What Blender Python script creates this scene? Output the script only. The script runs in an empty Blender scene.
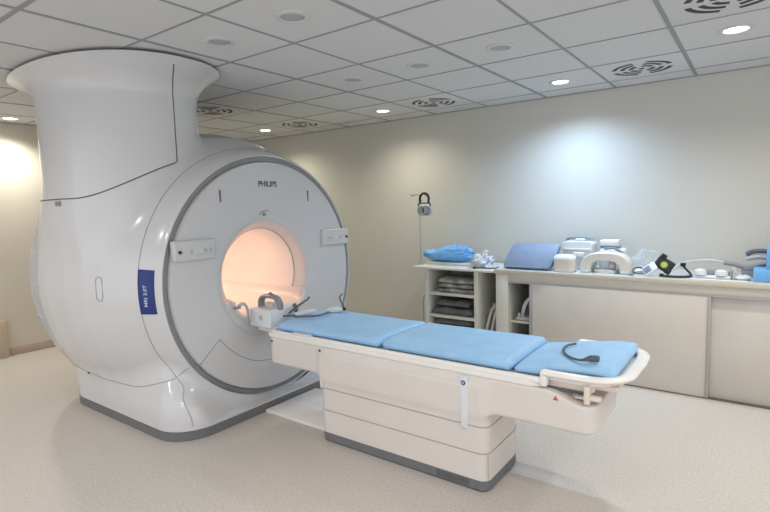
import bpy, bmesh, math, random
import numpy as np
from mathutils import Vector, Matrix, Euler
random.seed(7)
SC = bpy.context.scene
COL = SC.collection
PI = math.pi
# ------------------------------------------------------------------ materials
def mat(name, col, rough=.45, metal=0., spec=.5, noise=0., nscale=30., bump=0., bscale=60., coat=0., emit=None, estr=0., alpha=1., trans=0.):
    m = bpy.data.materials.new(name); m.use_nodes = True
    nt = m.node_tree; b = nt.nodes['Principled BSDF']
    c = tuple(col) + (1,)
    b.inputs['Base Color'].default_value = c
    b.inputs['Roughness'].default_value = rough
    b.inputs['Metallic'].default_value = metal
    b.inputs['Specular IOR Level'].default_value = spec
    b.inputs['Coat Weight'].default_value = coat
    b.inputs['Coat Roughness'].default_value = .1
    b.inputs['Alpha'].default_value = alpha
    b.inputs['Transmission Weight'].default_value = trans
    if emit:
        b.inputs['Emission Color'].default_value = tuple(emit) + (1,)
        b.inputs['Emission Strength'].default_value = estr
    tc = nt.nodes.new('ShaderNodeTexCoord')
    if noise > 0:
        n = nt.nodes.new('ShaderNodeTexNoise'); n.inputs['Scale'].default_value = nscale; n.inputs['Detail'].default_value = 4
        nt.links.new(tc.outputs['Object'], n.inputs['Vector'])
        r = nt.nodes.new('ShaderNodeValToRGB')
        r.color_ramp.elements[0].position = .35; r.color_ramp.elements[1].position = .65
        r.color_ramp.elements[0].color = tuple(max(0, x*(1-noise)) for x in col) + (1,)
        r.color_ramp.elements[1].color = tuple(min(1, x*(1+noise*.5)) for x in col) + (1,)
        nt.links.new(n.outputs['Fac'], r.inputs['Fac']); nt.links.new(r.outputs['Color'], b.inputs['Base Color'])
    if bump > 0:
        n2 = nt.nodes.new('ShaderNodeTexNoise'); n2.inputs['Scale'].default_value = bscale; n2.inputs['Detail'].default_value = 3
        nt.links.new(tc.outputs['Object'], n2.inputs['Vector'])
        bp = nt.nodes.new('ShaderNodeBump'); bp.inputs['Strength'].default_value = bump; bp.inputs['Distance'].default_value = .01
        nt.links.new(n2.outputs['Fac'], bp.inputs['Height']); nt.links.new(bp.outputs['Normal'], b.inputs['Normal'])
    return m
M = {}
M['shell'] = mat('gantry_white', (.68,.68,.69), .22, noise=.015, nscale=3, coat=.3)
M['face'] = mat('face_white', (.64,.64,.645), .35, noise=.01, nscale=3)
M['ring'] = mat('ring_grey', (.27,.275,.28), .4, noise=.03)
M['band'] = mat('band_grey', (.50,.52,.54), .35, noise=.02)
M['skirt'] = mat('skirt_grey', (.17,.17,.18), .5, noise=.06)
M['gap'] = mat('gap_grey', (.12,.12,.13), .6, noise=.02)
M['softgap'] = mat('soft_gap', (.30,.30,.31), .6, noise=.02)
M['bedgap'] = mat('bed_gap', (.40,.37,.34), .6, noise=.02)
M['bore'] = mat('bore_white', (.82,.78,.75), .28, noise=.01)
M['trough'] = mat('trough_white', (.80,.76,.72), .3, noise=.01)
M['blue_panel'] = mat('blue_panel', (.008,.026,.20), .3, noise=.05)
M['print_white'] = mat('print_white', (.55,.65,.85), .5, noise=.02)
M['print_dark'] = mat('print_dark', (.10,.10,.11), .5, noise=.02)
M['bed'] = mat('bed_cream', (.74,.69,.65), .38, noise=.02, nscale=4)
M['bedtop'] = mat('bed_top_white', (.88,.85,.82), .3, noise=.01)
M['carriage'] = mat('carriage_cream', (.80,.70,.61), .4, noise=.02)
M['cover'] = mat('cover_white', (.74,.76,.78), .35, noise=.01)
M['mattress'] = mat('mattress_blue', (.36,.62,.90), .5, noise=.06, nscale=9, bump=.12, bscale=14)
M['black'] = mat('black_rubber', (.015,.015,.017), .5, noise=.1)
M['cable'] = mat('cable_grey', (.10,.11,.13), .5, noise=.1)
M['grey'] = mat('grey_plastic', (.25,.27,.29), .4, noise=.05)
M['lightgrey'] = mat('light_grey_plastic', (.48,.51,.53), .4, noise=.03)
M['white'] = mat('white_plastic', (.70,.71,.72), .35, noise=.01)
M['ivory'] = mat('ivory_plastic', (.68,.65,.60), .4, noise=.02)
M['ceiling'] = mat('ceiling_tile', (.66,.665,.67), .8, noise=.03, nscale=180, bump=.05, bscale=300)
M['tbar'] = mat('ceiling_bar', (.31,.32,.33), .6, noise=.03)
M['cab'] = mat('cabinet_beige', (.58,.54,.48), .5, noise=.02, nscale=5)
M['door'] = mat('cabinet_door', (.64,.60,.55), .42, noise=.02, nscale=5)
M['top'] = mat('worktop_beige', (.60,.56,.46), .4, noise=.04, nscale=25)
M['topface'] = mat('worktop_white', (.60,.61,.60), .35, noise=.02, nscale=25)
M['alu'] = mat('rail_aluminium', (.45,.44,.44), .4, metal=.6, noise=.03)
M['shelfmat'] = mat('shelf_ivory', (.66,.65,.58), .5, noise=.02, nscale=8)
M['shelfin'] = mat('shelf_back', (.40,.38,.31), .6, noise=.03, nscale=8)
M['steel'] = mat('steel', (.45,.45,.44), .3, metal=.9, noise=.04)
M['cloth_grey'] = mat('cloth_grey', (.15,.145,.15), .9, noise=.15, nscale=40, bump=.4, bscale=40)
M['cloth_pale'] = mat('cloth_pale', (.42,.41,.38), .9, noise=.45, nscale=14, bump=.4, bscale=30)
M['blue_bag'] = mat('blue_fabric', (.20,.48,.84), .6, noise=.12, nscale=12, bump=.3, bscale=30)
M['wrap'] = mat('clear_wrap', (.60,.63,.68), .25, noise=.3, nscale=30, bump=.6, bscale=25)
M['film'] = mat('clear_film', (.76,.80,.85), .25, noise=.05, nscale=30, bump=.6, bscale=30, alpha=.2)
M['pad'] = mat('pad_blue', (.21,.265,.37), .6, noise=.05, nscale=20)
M['foam_blue'] = mat('foam_blue', (.16,.42,.76), .7, noise=.06, nscale=20)
M['yellow'] = mat('yellow_label', (.55,.60,.06), .5, noise=.02)
M['lcd'] = mat('lcd_grey', (.20,.23,.28), .3, noise=.05)
M['orange'] = mat('warning_orange', (.55,.20,.08), .5, noise=.02)
M['red'] = mat('red_knob', (.09,.006,.015), .3, noise=.02)
M['lamp_off'] = mat('lamp_off', (.42,.42,.43), .5, noise=.03)
M['lamp_ring'] = mat('lamp_ring', (.62,.62,.62), .4, noise=.02)
M['lamp_cool'] = mat('lamp_cool', (1,1,1), .5, emit=(.85,.93,1), estr=5, noise=.01)
M['lamp_warm'] = mat('lamp_warm', (1,1,1), .5, emit=(1,.94,.82), estr=5, noise=.01)
M['base'] = mat('baseboard_tan', (.42,.34,.26), .5, noise=.06, nscale=12)
M['jamb'] = mat('jamb_tan', (.50,.42,.33), .5, noise=.06, nscale=12)
M['glow'] = mat('bore_lamp', (1,.9,.8), .5, emit=(1,.72,.48), estr=6, noise=.01)

# wall: pale panels with faint vertical joints
def wall_mat(name, col, axis):
    m = mat(name, col, .42, noise=0)
    nt = m.node_tree; b = nt.nodes['Principled BSDF']; tc = nt.nodes['Texture Coordinate']
    sep = nt.nodes.new('ShaderNodeSeparateXYZ'); nt.links.new(tc.outputs['Object'], sep.inputs[0])
    d = nt.nodes.new('ShaderNodeMath'); d.operation = 'DIVIDE'; d.inputs[1].default_value = 1.2
    nt.links.new(sep.outputs[axis], d.inputs[0])
    f = nt.nodes.new('ShaderNodeMath'); f.operation = 'FRACT'; nt.links.new(d.outputs[0], f.inputs[0])
    l = nt.nodes.new('ShaderNodeMath'); l.operation = 'LESS_THAN'; l.inputs[1].default_value = .004; nt.links.new(f.outputs[0], l.inputs[0])
    n = nt.nodes.new('ShaderNodeTexNoise'); n.inputs['Scale'].default_value = 2.5; nt.links.new(tc.outputs['Object'], n.inputs['Vector'])
    mx = nt.nodes.new('ShaderNodeMix'); mx.data_type = 'RGBA'
    mx.inputs[6].default_value = tuple(x*.97 for x in col) + (1,); mx.inputs[7].default_value = tuple(col) + (1,)
    nt.links.new(n.outputs['Fac'], mx.inputs[0])
    m2 = nt.nodes.new('ShaderNodeMix'); m2.data_type = 'RGBA'; m2.inputs[7].default_value = tuple(x*.95 for x in col) + (1,)
    nt.links.new(l.outputs[0], m2.inputs[0]); nt.links.new(mx.outputs[2], m2.inputs[6])
    nt.links.new(m2.outputs[2], b.inputs['Base Color'])
    return m
M['wall'] = wall_mat('wall_panel', (.60,.585,.54), 0)
M['wall_l'] = wall_mat('wall_panel_left', (.60,.56,.48), 1)
def floor_mat():
    col = (.52,.475,.425)
    m = mat('speckled_vinyl', col, .42, noise=0)
    nt = m.node_tree; b = nt.nodes['Principled BSDF']; tc = nt.nodes['Texture Coordinate']
    n = nt.nodes.new('ShaderNodeTexNoise'); n.inputs['Scale'].default_value = 75; n.inputs['Detail'].default_value = 5; n.inputs['Roughness'].default_value = .7
    nt.links.new(tc.outputs['Object'], n.inputs['Vector'])
    r = nt.nodes.new('ShaderNodeValToRGB')
    r.color_ramp.elements[0].position = .33; r.color_ramp.elements[0].color = (.485,.435,.39,1)
    r.color_ramp.elements[1].position = .62; r.color_ramp.elements[1].color = (.63,.585,.535,1)
    nt.links.new(n.outputs['Fac'], r.inputs['Fac']); nt.links.new(r.outputs['Color'], b.inputs['Base Color'])
    return m
M['floor'] = floor_mat()

# ------------------------------------------------------------------ helpers
def link(name, me, m, parent=None):
    o = bpy.data.objects.new(name, me); COL.objects.link(o)
    if m is not None and len(me.materials) == 0: me.materials.append(m)
    if parent is not None: o.parent = parent; o.matrix_parent_inverse = parent.matrix_world.inverted() if parent.type != 'EMPTY' else Matrix.Translation(-Vector(parent.location))
    return o
def tag(o, label=None, cat=None, group=None, kind=None):
    if label: o['label'] = label
    if cat: o['category'] = cat
    if group: o['group'] = group
    if kind: o['kind'] = kind
    return o
def thing(name, label, cat, loc=(0,0,0), group=None):
    o = bpy.data.objects.new(name, None); COL.objects.link(o); o.location = loc; o.empty_display_size = .05
    return tag(o, label, cat, group)
def smooth(me, ang=None):
    for p in me.polygons: p.use_smooth = True
    if ang is not None: me.set_sharp_from_angle(angle=math.radians(ang))
def obj(name, bm, m, parent=None, ang=40):
    bmesh.ops.recalc_face_normals(bm, faces=bm.faces[:])
    me = bpy.data.meshes.new(name); bm.to_mesh(me); bm.free()
    smooth(me, ang)
    return link(name, me, m, parent)
def box(bm, x0, x1, y0, y1, z0, z1, bev=0., seg=2, mtx=None):
    r = bmesh.ops.create_cube(bm, size=1)
    vs = r['verts']
    for v in vs: v.co = Vector(((x0+x1)/2 + v.co.x*(x1-x0), (y0+y1)/2 + v.co.y*(y1-y0), (z0+z1)/2 + v.co.z*(z1-z0)))
    if bev > 0:
        es = list({e for v in vs for e in v.link_edges})
        g = bmesh.ops.bevel(bm, geom=es, offset=bev, segments=seg, affect='EDGES', profile=.5)
        vs = list({v for f in g['faces'] for v in f.verts} | {v for v in vs if v.is_valid})
    if mtx is not None:
        bmesh.ops.transform(bm, matrix=mtx, verts=vs)
    return vs
def loft(bm, secs, closed=True, cap=True):
    rings = [[bm.verts.new(p) for p in s] for s in secs]
    n = len(rings[0])
    for a, b in zip(rings[:-1], rings[1:]):
        for i in range(n if closed else n-1):
            j = (i+1) % n
            bm.faces.new((a[i], a[j], b[j], b[i]))
    if cap and closed:
        bm.faces.new(rings[0][::-1]); bm.faces.new(rings[-1])
    return rings
def lathe(bm, prof, c, axis='z', n=32, arc=(0, 2*PI), cap=False):
    """prof = list of (radius, along)"""
    full = abs(arc[1]-arc[0]-2*PI) < 1e-6
    secs = []
    k = n if full else n+1
    for r, h in prof:
        s = []
        for i in range(k):
            t = arc[0] + (arc[1]-arc[0])*i/n
            a, b = r*math.cos(t), r*math.sin(t)
            if axis == 'z': s.append((c[0]+a, c[1]+b, c[2]+h))
            elif axis == 'x': s.append((c[0]+h, c[1]+a, c[2]+b))
            else: s.append((c[0]+a, c[1]+h, c[2]+b))
        secs.append(s)
    return loft(bm, secs, closed=full, cap=cap)
def tube(bm, pts, r, n=8, sy=1., up=(0,0,1), closed=False):
    pts = [Vector(p) for p in pts]; secs = []
    m = len(pts)
    prev = None
    for i, p in enumerate(pts):
        if closed: t = pts[(i+1) % m] - pts[i-1]
        else: t = pts[min(i+1, m-1)] - pts[max(i-1, 0)]
        t.normalize()
        if prev is None:
            a = t.cross(Vector(up))
            if a.length < 1e-4: a = t.cross(Vector((1,0,0)))
        else:
            a = prev - t*prev.dot(t)
        a.normalize(); prev = a
        b = a.cross(t)
        rr = r[i] if isinstance(r, (list, tuple)) else r
        secs.append([p + a*rr*math.cos(2*PI*k/n) + b*rr*sy*math.sin(2*PI*k/n) for k in range(n)])
    if closed:
        secs.append(secs[0])
        rings = loft(bm, secs, cap=False); bmesh.ops.remove_doubles(bm, verts=bm.verts[:], dist=1e-5)
    else: loft(bm, secs)
def spline(P, n=8):
    P = [Vector(p) for p in P]; Q = [P[0]*2-P[1]] + P + [P[-1]*2-P[-2]]; out = []
    for i in range(1, len(Q)-2):
        for k in range(n):
            t = k/n
            out.append(.5*((2*Q[i]) + (Q[i+1]-Q[i-1])*t + (2*Q[i-1]-5*Q[i]+4*Q[i+1]-Q[i+2])*t*t + (3*Q[i]-Q[i-1]-3*Q[i+1]+Q[i+2])*t**3))
    out.append(P[-1]); return out
def prism(bm, pts, z0, z1, bev=0.):
    """outline pts (x,y) extruded in z"""
    a = [bm.verts.new((p[0], p[1], z0)) for p in pts]; b = [bm.verts.new((p[0], p[1], z1)) for p in pts]
    n = len(pts); fs = []
    for i in range(n): fs.append(bm.faces.new((a[i], a[(i+1) % n], b[(i+1) % n], b[i])))
    f0 = bm.faces.new(a[::-1]); f1 = bm.faces.new(b)
    if bev > 0:
        es = list(f0.edges) + list(f1.edges)
        bmesh.ops.bevel(bm, geom=es, offset=bev, segments=2, affect='EDGES', profile=.5)
    return a + b
def BM(): return bmesh.new()
def rrect(x0, x1, y0, y1, r, n=6):
    out = []
    for cx, cy, a0 in ((x1-r, y1-r, 0), (x0+r, y1-r, PI/2), (x0+r, y0+r, PI), (x1-r, y0+r, 1.5*PI)):
        for k in range(n+1):
            a = a0 + PI/2*k/n; out.append((cx+r*math.cos(a), cy+r*math.sin(a)))
    return out
def lettering(name, text, size, m, parent, loc, rot, ext=.0015, bold=0.):
    cu = bpy.data.curves.new(name, 'FONT'); cu.body = text; cu.size = size; cu.extrude = ext; cu.offset = bold
    cu.align_x = 'CENTER'; cu.align_y = 'CENTER'
    t = bpy.data.objects.new('tmp', cu); COL.objects.link(t)
    dg = bpy.context.evaluated_depsgraph_get(); dg.update()
    me = bpy.data.meshes.new_from_object(t.evaluated_get(dg))
    bpy.data.objects.remove(t); me.name = name
    me.transform(Matrix.Translation(loc) @ rot.to_matrix().to_4x4())
    me.materials.clear()
    return link(name, me, m, parent)

# ------------------------------------------------------------------ implicit surfaces
def smin(a, b, k):
    h = np.clip(.5+.5*(b-a)/k, 0, 1); return b*(1-h)+a*h - k*h*(1-h)
def smax(a, b, k): return -smin(-a, -b, k)
def sstep(a, b, x):
    t = np.clip((x-a)/(b-a), 0, 1); return t*t*(3-2*t)
def superell(dx, dy, a, b, p):
    n = (np.abs(dx/a)**p + np.abs(dy/b)**p + 1e-9)**(1/p)
    return (n-1)*np.minimum(a, b)
def rrd(x, y, x0, x1, y0, y1, r):
    qx = np.abs(x-(x0+x1)/2)-(x1-x0)/2+r; qy = np.abs(y-(y0+y1)/2)-(y1-y0)/2+r
    return np.hypot(np.maximum(qx, 0), np.maximum(qy, 0)) + np.minimum(np.maximum(qx, qy), 0) - r
def grad(F, V, e=.002):
    g = np.zeros_like(V)
    for k in range(3):
        d = np.zeros(3); d[k] = e
        g[:, k] = (F(*(V+d).T) - F(*(V-d).T))/(2*e)
    return g
def project(F, V, it=4):
    for _ in range(it):
        g = grad(F, V); f = F(*V.T)
        st = f/np.maximum((g**2).sum(1), .05)
        V = V - np.clip(st, -.03, .03)[:, None]*g
    return V
def nets(F, lo, hi, h):
    ax = [np.arange(lo[k], hi[k]+h, h) for k in range(3)]
    X, Y, Z = np.meshgrid(*ax, indexing='ij'); S = F(X, Y, Z); I = S < 0
    n = S.shape
    c = np.zeros((n[0]-1, n[1]-1, n[2]-1), int)
    for dx in (0,1):
        for dy in (0,1):
            for dz in (0,1): c += I[dx:n[0]-1+dx, dy:n[1]-1+dy, dz:n[2]-1+dz]
    act = (c > 0) & (c < 8); ids = -np.ones(act.shape, int); ids[act] = np.arange(act.sum())
    idx = np.argwhere(act); acc = np.zeros((len(idx), 3)); cnt = np.zeros(len(idx))
    for a in range(3):
        for u in (0,1):
            for w in (0,1):
                o0 = [0,0,0]; b, d = [k for k in range(3) if k != a]; o0[b] = u; o0[d] = w; o1 = list(o0); o1[a] = 1
                p0 = idx+o0; p1 = idx+o1
                s0 = S[tuple(p0.T)]; s1 = S[tuple(p1.T)]; m = (s0 < 0) != (s1 < 0)
                t = np.where(m, s0/np.where(m, s0-s1, 1), 0)
                acc += (p0 + (p1-p0)*t[:, None])*m[:, None]; cnt += m
    V = np.array(lo) + acc/cnt[:, None]*h
    Q = []
    for a in range(3):
        b, d = (a+1) % 3, (a+2) % 3
        s0 = [slice(None)]*3; s1 = [slice(None)]*3; s0[a] = slice(0, -1); s1[a] = slice(1, None)
        cr = I[tuple(s0)] != I[tuple(s1)]; fl = I[tuple(s0)]
        e = np.argwhere(cr); f = fl[tuple(e.T)]
        ok = (e[:, b] > 0) & (e[:, d] > 0) & (e[:, b] < n[b]-1) & (e[:, d] < n[d]-1); e = e[ok]; f = f[ok]
        ob = np.zeros(3, int); ob[b] = 1; od = np.zeros(3, int); od[d] = 1
        q = np.stack([ids[tuple((e-ob-od).T)], ids[tuple((e-od).T)], ids[tuple(e.T)], ids[tuple((e-ob).T)]], 1)
        q[~f] = q[~f][:, ::-1]; Q.append(q)
    Q = np.concatenate(Q); Q = Q[(Q >= 0).all(1)]
    V = project(F, V)
    return V, np.concatenate([Q[:, [0,1,2]], Q[:, [0,2,3]]])
def split(F, V, T, G):
    """cut triangles along G=0; returns V, T(G>0), T(G<0), segments"""
    g = G(*V.T); g = np.where(np.abs(g) < 1e-6, 1e-6, g)
    s = (g > 0)[T]; k = s.sum(1)
    pos = T[k == 3].tolist(); neg = T[k == 0].tolist(); mix = T[(k > 0) & (k < 3)]
    new = []; mp = {}; segs = []
    def cut(a, b):
        key = (min(a, b), max(a, b))
        if key not in mp:
            t = g[a]/(g[a]-g[b]); mp[key] = len(V)+len(new); new.append(V[a]+(V[b]-V[a])*t)
        return mp[key]
    for t in mix.tolist():
        for r in range(3):
            a, b, c = t[r], t[(r+1) % 3], t[(r+2) % 3]
            if (g[a] > 0) != (g[b] > 0) and (g[a] > 0) != (g[c] > 0):
                p = cut(a, b); q = cut(a, c)
                one, two = (pos, neg) if g[a] > 0 else (neg, pos)
                one.append([a, p, q]); two.append([p, b, c]); two.append([p, c, q]); segs.append((p, q)); break
    if new: V = np.concatenate([V, np.array(new)])
    return V, np.array(pos, int).reshape(-1, 3), np.array(neg, int).reshape(-1, 3), segs
def shell(name, F, V, T, m, parent):
    u, inv = np.unique(T, return_inverse=True); W = V[u]; TT = inv.reshape(-1, 3)
    me = bpy.data.meshes.new(name); me.from_pydata(W.tolist(), [], TT.tolist()); me.update()
    for p in me.polygons: p.use_smooth = True
    g = grad(F, W, .004); g /= np.linalg.norm(g, axis=1)[:, None]+1e-9
    me.normals_split_custom_set_from_vertices(g.tolist())
    return link(name, me, m, parent)
def seam(name, F, V, segs, m, parent, r=.0022, keep=None, longest=False):
    adj = {}
    for a, b in segs: adj.setdefault(a, []).append(b); adj.setdefault(b, []).append(a)
    seen = set(); chains = []
    starts = [k for k in adj if len(adj[k]) == 1] + list(adj)
    for s in starts:
        if s in seen: continue
        ch = [s]; seen.add(s); cur = s
        while True:
            nx = [x for x in adj[cur] if x not in seen]
            if not nx: break
            cur = nx[0]; seen.add(cur); ch.append(cur)
        if len(ch) > 3:
            chains.append(ch + ([ch[0]] if ch[0] in adj[ch[-1]] and len(adj[ch[0]]) == 2 and len(ch) > 8 else []))
    bm = BM()
    every = []
    for ch in chains:
        P = [V[ch[0]]]
        for c in ch[1:]:
            if np.linalg.norm(V[c]-P[-1]) > .008: P.append(V[c])
        runs = [[]]
        for p in P:
            if keep is None or keep(*p): runs[-1].append(p)
            elif runs[-1]: runs.append([])
        every += [q for q in runs if len(q) >= 3]
    if longest and every: every = [max(every, key=len)]
    if True:
        for R_ in every:
            A = np.array(R_)
            for _ in range(3):
                A[1:-1] = (A[:-2]+2*A[1:-1]+A[2:])/4
            A = project(F, A, 2)
            tube(bm, A.tolist(), r, 6)
    return obj(name, bm, m, parent)

# ------------------------------------------------------------------ room
H = 2.44; YW = 4.885; XL = -6.35; XR = 3.0; YF = -2.2
GX, GY, GS = -2.253, 2.218, .6
def quad(name, pts, m):
    bm = BM(); bm.faces.new([bm.verts.new(p) for p in pts])
    me = bpy.data.meshes.new(name); bm.to_mesh(me); bm.free()
    return tag(link(name, me, m), kind='structure')
def slab(name, x0, x1, y0, y1, z0, z1, m):
    bm = BM(); box(bm, x0, x1, y0, y1, z0, z1)
    return tag(obj(name, bm, m), kind='structure')
slab('floor', XL-.1, XR, YF, YW+.1, -.1, 0, M['floor'])
slab('ceiling', XL-.1, XR, YF, YW+.1, H, H+.1, M['ceiling'])
slab('wall_back', XL-.1, XR, YW, YW+.1, 0, H, M['wall'])
slab('wall_left', XL-.1, XL, YF, YW, 0, H, M['wall_l'])
bm = BM()
for i in range(-7, 9):
    w = .016 if i % 2 else .009
    if i in (-1, 1, 3, 5, -5, -3): w = .012
    else: w = .0075
    box(bm, GX+GS*i-w, GX+GS*i+w, YF, YW, H-.004, H+.002)
for j in range(-7, 5):
    w = .012 if j in (-2, -4) else .007
    box(bm, XL, XR, GY+GS*j-w, GY+GS*j+w, H-.0035, H+.002)
tag(obj('trim_1', bm, M['tbar']), kind='structure')
bm = BM(); box(bm, XL, XR, YW-.012, YW, H-.008, H); box(bm, XL, XL+.012, YF, YW, H-.008, H)
tag(obj('trim_2', bm, M['tbar']), kind='structure')
bm = BM(); box(bm, XL, XL+.015, 1.9, YW, 0, .085, .003); tag(obj('baseboard_left', bm, M['base']), kind='structure')
bm = BM(); box(bm, XL, XR, YW-.015, YW, 0, .085, .003); tag(obj('baseboard_back', bm, M['base']), kind='structure')
bm = BM(); box(bm, XL, XL+.07, 1.60, 1.865, 0, .39, .006); tag(obj('trim_3', bm, M['jamb']), kind='structure')

# ceiling fittings
def gp(i, j): return (GX+GS*(i+.5), GY+GS*(j+.5))
def place(o, x, y): o.location = (x, y, H)
def copy_tree(o, parent=None):
    c = o.copy(); COL.objects.link(c)
    if parent is not None: c.parent = parent
    for ch in [k for k in bpy.data.objects if k.parent == o and k != c]: copy_tree(ch, c)
    return c
def make_light(name, label, lens_m):
    t = thing(name, label, 'ceiling light')
    bm = BM(); lathe(bm, [(.088, 0), (.088, -.004), (.080, -.009), (.066, -.009), (.062, -.003)], (0,0,0), n=36); obj('rim', bm, M['lamp_ring'], t)
    bm = BM(); lathe(bm, [(.063, -.002), (.05, -.005), (.02, -.0065), (.001, -.007)], (0,0,0), n=32); obj('lens', bm, lens_m, t)
    return t
# unlit
sp = make_light('ceiling_disc', '', M['lamp_off'])
unlit = [(0,-1,'unlit round ceiling disc at the top, right of the scanner column'),
         (-1,-1,'unlit round ceiling disc just right of the scanner column flange'),
         (-1,1,'unlit round ceiling disc above the scanner ring, left of two in its row'),
         (0,1,'unlit round ceiling disc in front of the vent above the pole with headphones'),
         (1,1,'unlit round ceiling disc nearest the lit bluish downlight')]
for k, (i, j, lb) in enumerate(unlit):
    o = sp if k == 0 else copy_tree(sp)
    place(o, *gp(i, j)); tag(o, lb, 'ceiling disc', 'unlit round ceiling discs')
bpy.context.view_layer.update()
lc = make_light('recessed_downlight', '', M['lamp_cool']); lw = make_light('recessed_downlight', '', M['lamp_warm'])
lit = [(1,3,'c','lit cool white downlight above the blue wedge pad on the counter'),
       (-2,3,'w','lit downlight near the back wall between the two round vents'),
       (-5,3,'w','farthest lit downlight, small over the scanner top'),
       (3,2,'w','lit warm white downlight at the right end of the ceiling, brightest and nearest')]
first = {'c': lc, 'w': lw}; used = set()
for i, j, k, lb in lit:
    o = first[k] if k not in used else copy_tree(first[k]); used.add(k)
    place(o, *gp(i, j)); tag(o, lb, 'ceiling light', 'lit ceiling downlights')
o = copy_tree(lw); place(o, -6.05, 2.0); tag(o, 'lit downlight at the left edge close to the left wall', 'ceiling light', 'lit ceiling downlights')
# swirl vents
def make_vent():
    t = thing('ceiling_vent', '', 'ceiling vent')
    bm = BM(); box(bm, -.29, .29, -.29, .29, -.003, .0, .001); obj('plate', bm, M['ceiling'], t)
    bm = BM()
    for q in range(4):
        for ri, r in enumerate((.075, .133, .191)):
            a0 = q*PI/2 + .12 + ri*.09; a1 = a0 + 1.12
            n = 10; w = .015
            pts = [(math.cos(a0+(a1-a0)*s/n)*(r+w), math.sin(a0+(a1-a0)*s/n)*(r+w)) for s in range(n+1)] + \
                  [(math.cos(a1-(a1-a0)*s/n)*(r-w), math.sin(a1-(a1-a0)*s/n)*(r-w)) for s in range(n+1)]
            prism(bm, pts, -.0045, -.002)
    lathe(bm, [(.02, -.002), (.02, -.005), (.001, -.005)], (0,0,0), n=16)
    obj('slots', bm, M['black'], t)
    return t
vt = make_vent()
for k, (i, j, lb) in enumerate([(2,3,'round slotted ceiling vent above the counter, right of the cool downlight'),
        (-1,3,'round slotted ceiling vent above the pole with headphones'),
        (-4,3,'round slotted ceiling vent above the scanner top, near the back wall'),
        (-4,1,'round slotted ceiling vent partly hidden behind the scanner column'),
        (3,1,'round slotted ceiling vent cut off at the top right edge')]):
    o = vt if k == 0 else copy_tree(vt)
    place(o, *gp(i, j)); tag(o, lb, 'ceiling vent', 'round slotted ceiling vents')

# ------------------------------------------------------------------ MRI scanner
CY, CZ = 2.62, .965
XF = -3.0
prof_x = np.array([-4.80,-4.72,-4.64,-4.52,-4.38,-4.1,-3.8,-3.6,-3.4,-3.25,-3.15,-3.08,-3.03,-3.0,-2.9])
prof_r = np.array([ .80, .95, 1.04,1.10,1.130,1.15,1.145,1.12,1.07,1.005,.966,.945,.924,.902,.84])
xx = np.linspace(-4.80, -2.9, 371); rr_ = np.interp(xx, prof_x, prof_r)
for _ in range(14): rr_[1:-1] = (rr_[:-2]+rr_[1:-1]*2+rr_[2:])/4
dr_ = np.gradient(rr_, xx)
def F_gantry(x, y, z):
    r = np.hypot(y-CY, z-CZ)
    R = np.interp(x, xx, rr_); dR = np.interp(x, xx, dr_)
    bar = (r-R)/np.sqrt(1+dR*dR)
    bar = np.maximum(bar, x-XF); bar = smax(bar, -4.7-x, .04)
    # column to the ceiling
    s = np.clip((z-2.22)/.20, 0, 1.05)**3
    a = .60+.30*s; b = .48+.095*s
    tur = superell(x+3.82+.0*s, y-1.95+.02*s, a, b, 2.25)
    tur = smax(tur, 1.30-z, .30)
    f = smin(bar, tur, .07+.15*sstep(2.0, 1.7, y)*sstep(-3.2, -3.7, x))
    # plinth
    s2 = sstep(.90, 1.16, r)
    front = .14*(1-s2)*sstep(-3.9, -3.2, x)
    bs = rrd(x+front, y, -4.42, -2.865, 1.685, 3.555, .24) + 1.3*np.maximum(z-.12, 0)**2
    bs = np.maximum(bs, -(z-.002)); bs = smax(bs, z-.75, .1)
    f = smin(f, bs, .13)
    return f
V, T = nets(F_gantry, (-4.86, 1.25, -.03), (-2.75, 3.85, 2.50), .024)
g = thing('mri_scanner', 'large white ring-shaped scanner rising in a column to the ceiling', 'scanner', (-3.8, 2.62, 0))
V, T, _, sg0 = split(F_gantry, V, T, lambda x, y, z: np.maximum(np.hypot(y-CY, z-CZ)-.900, -3.045-x))
V, T, _, _ = split(F_gantry, V, T, lambda x, y, z: np.maximum(np.hypot(y-CY, z-CZ)-.40, x+4.6))
V, T, Tsk, s_sk = split(F_gantry, V, T, lambda x, y, z: z-.064)
_u, V, T, _, _ = (0,) + split(F_gantry, V, T, lambda x, y, z: 2.42-z)
def g_tur(x, y, z):
    phi = np.degrees(np.arctan2(y-1.93, x+3.8)); phi = np.where(phi > 90, phi-360, phi)
    zs = 1.572 + .25*sstep(-66, 22, phi)**1.25
    return np.minimum(z-zs, 2.02-.17*np.clip((z-2.22)/.20, 0, 1.05)**3-y+.03*(x+3.2))
V, Ttu, T, s_tu = split(F_gantry, V, T, g_tur)
# lower cover seam: sagging curve on the side, rising to the ring at the front corner
def g_low(x, y, z):
    zs = .285 + .10*sstep(-3.45, -2.95, x) + .10*sstep(1.78, 1.95, y)*sstep(-3.3, -3.0, x) + .03*sstep(-3.7, -4.3, x)
    return z-zs
V, T, Tlo, s_lo = split(F_gantry, V, T, g_low)
V, Tl2, Tlo, s_l2 = split(F_gantry, V, Tlo, lambda x, y, z: np.maximum(x+3.16-.26*sstep(.55, .12, z), np.minimum(y-1.97, x+3.2)))
V, Tfr, T, s_fr = split(F_gantry, V, T, lambda x, y, z: x+3.16-.26*sstep(.55, .12, z))
V, Tb, T, s_b = split(F_gantry, V, T, lambda x, y, z: np.minimum(np.minimum(np.minimum(-4.24-x, x+4.47), 1.52-z), 2.0-y))
shell('side_housing', F_gantry, V, T, M['shell'], g)
shell('column_cover', F_gantry, V, Ttu, M['shell'], g)
shell('front_shroud', F_gantry, V, Tfr, M['shell'], g)
shell('lower_cover', F_gantry, V, Tlo, M['shell'], g)
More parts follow.
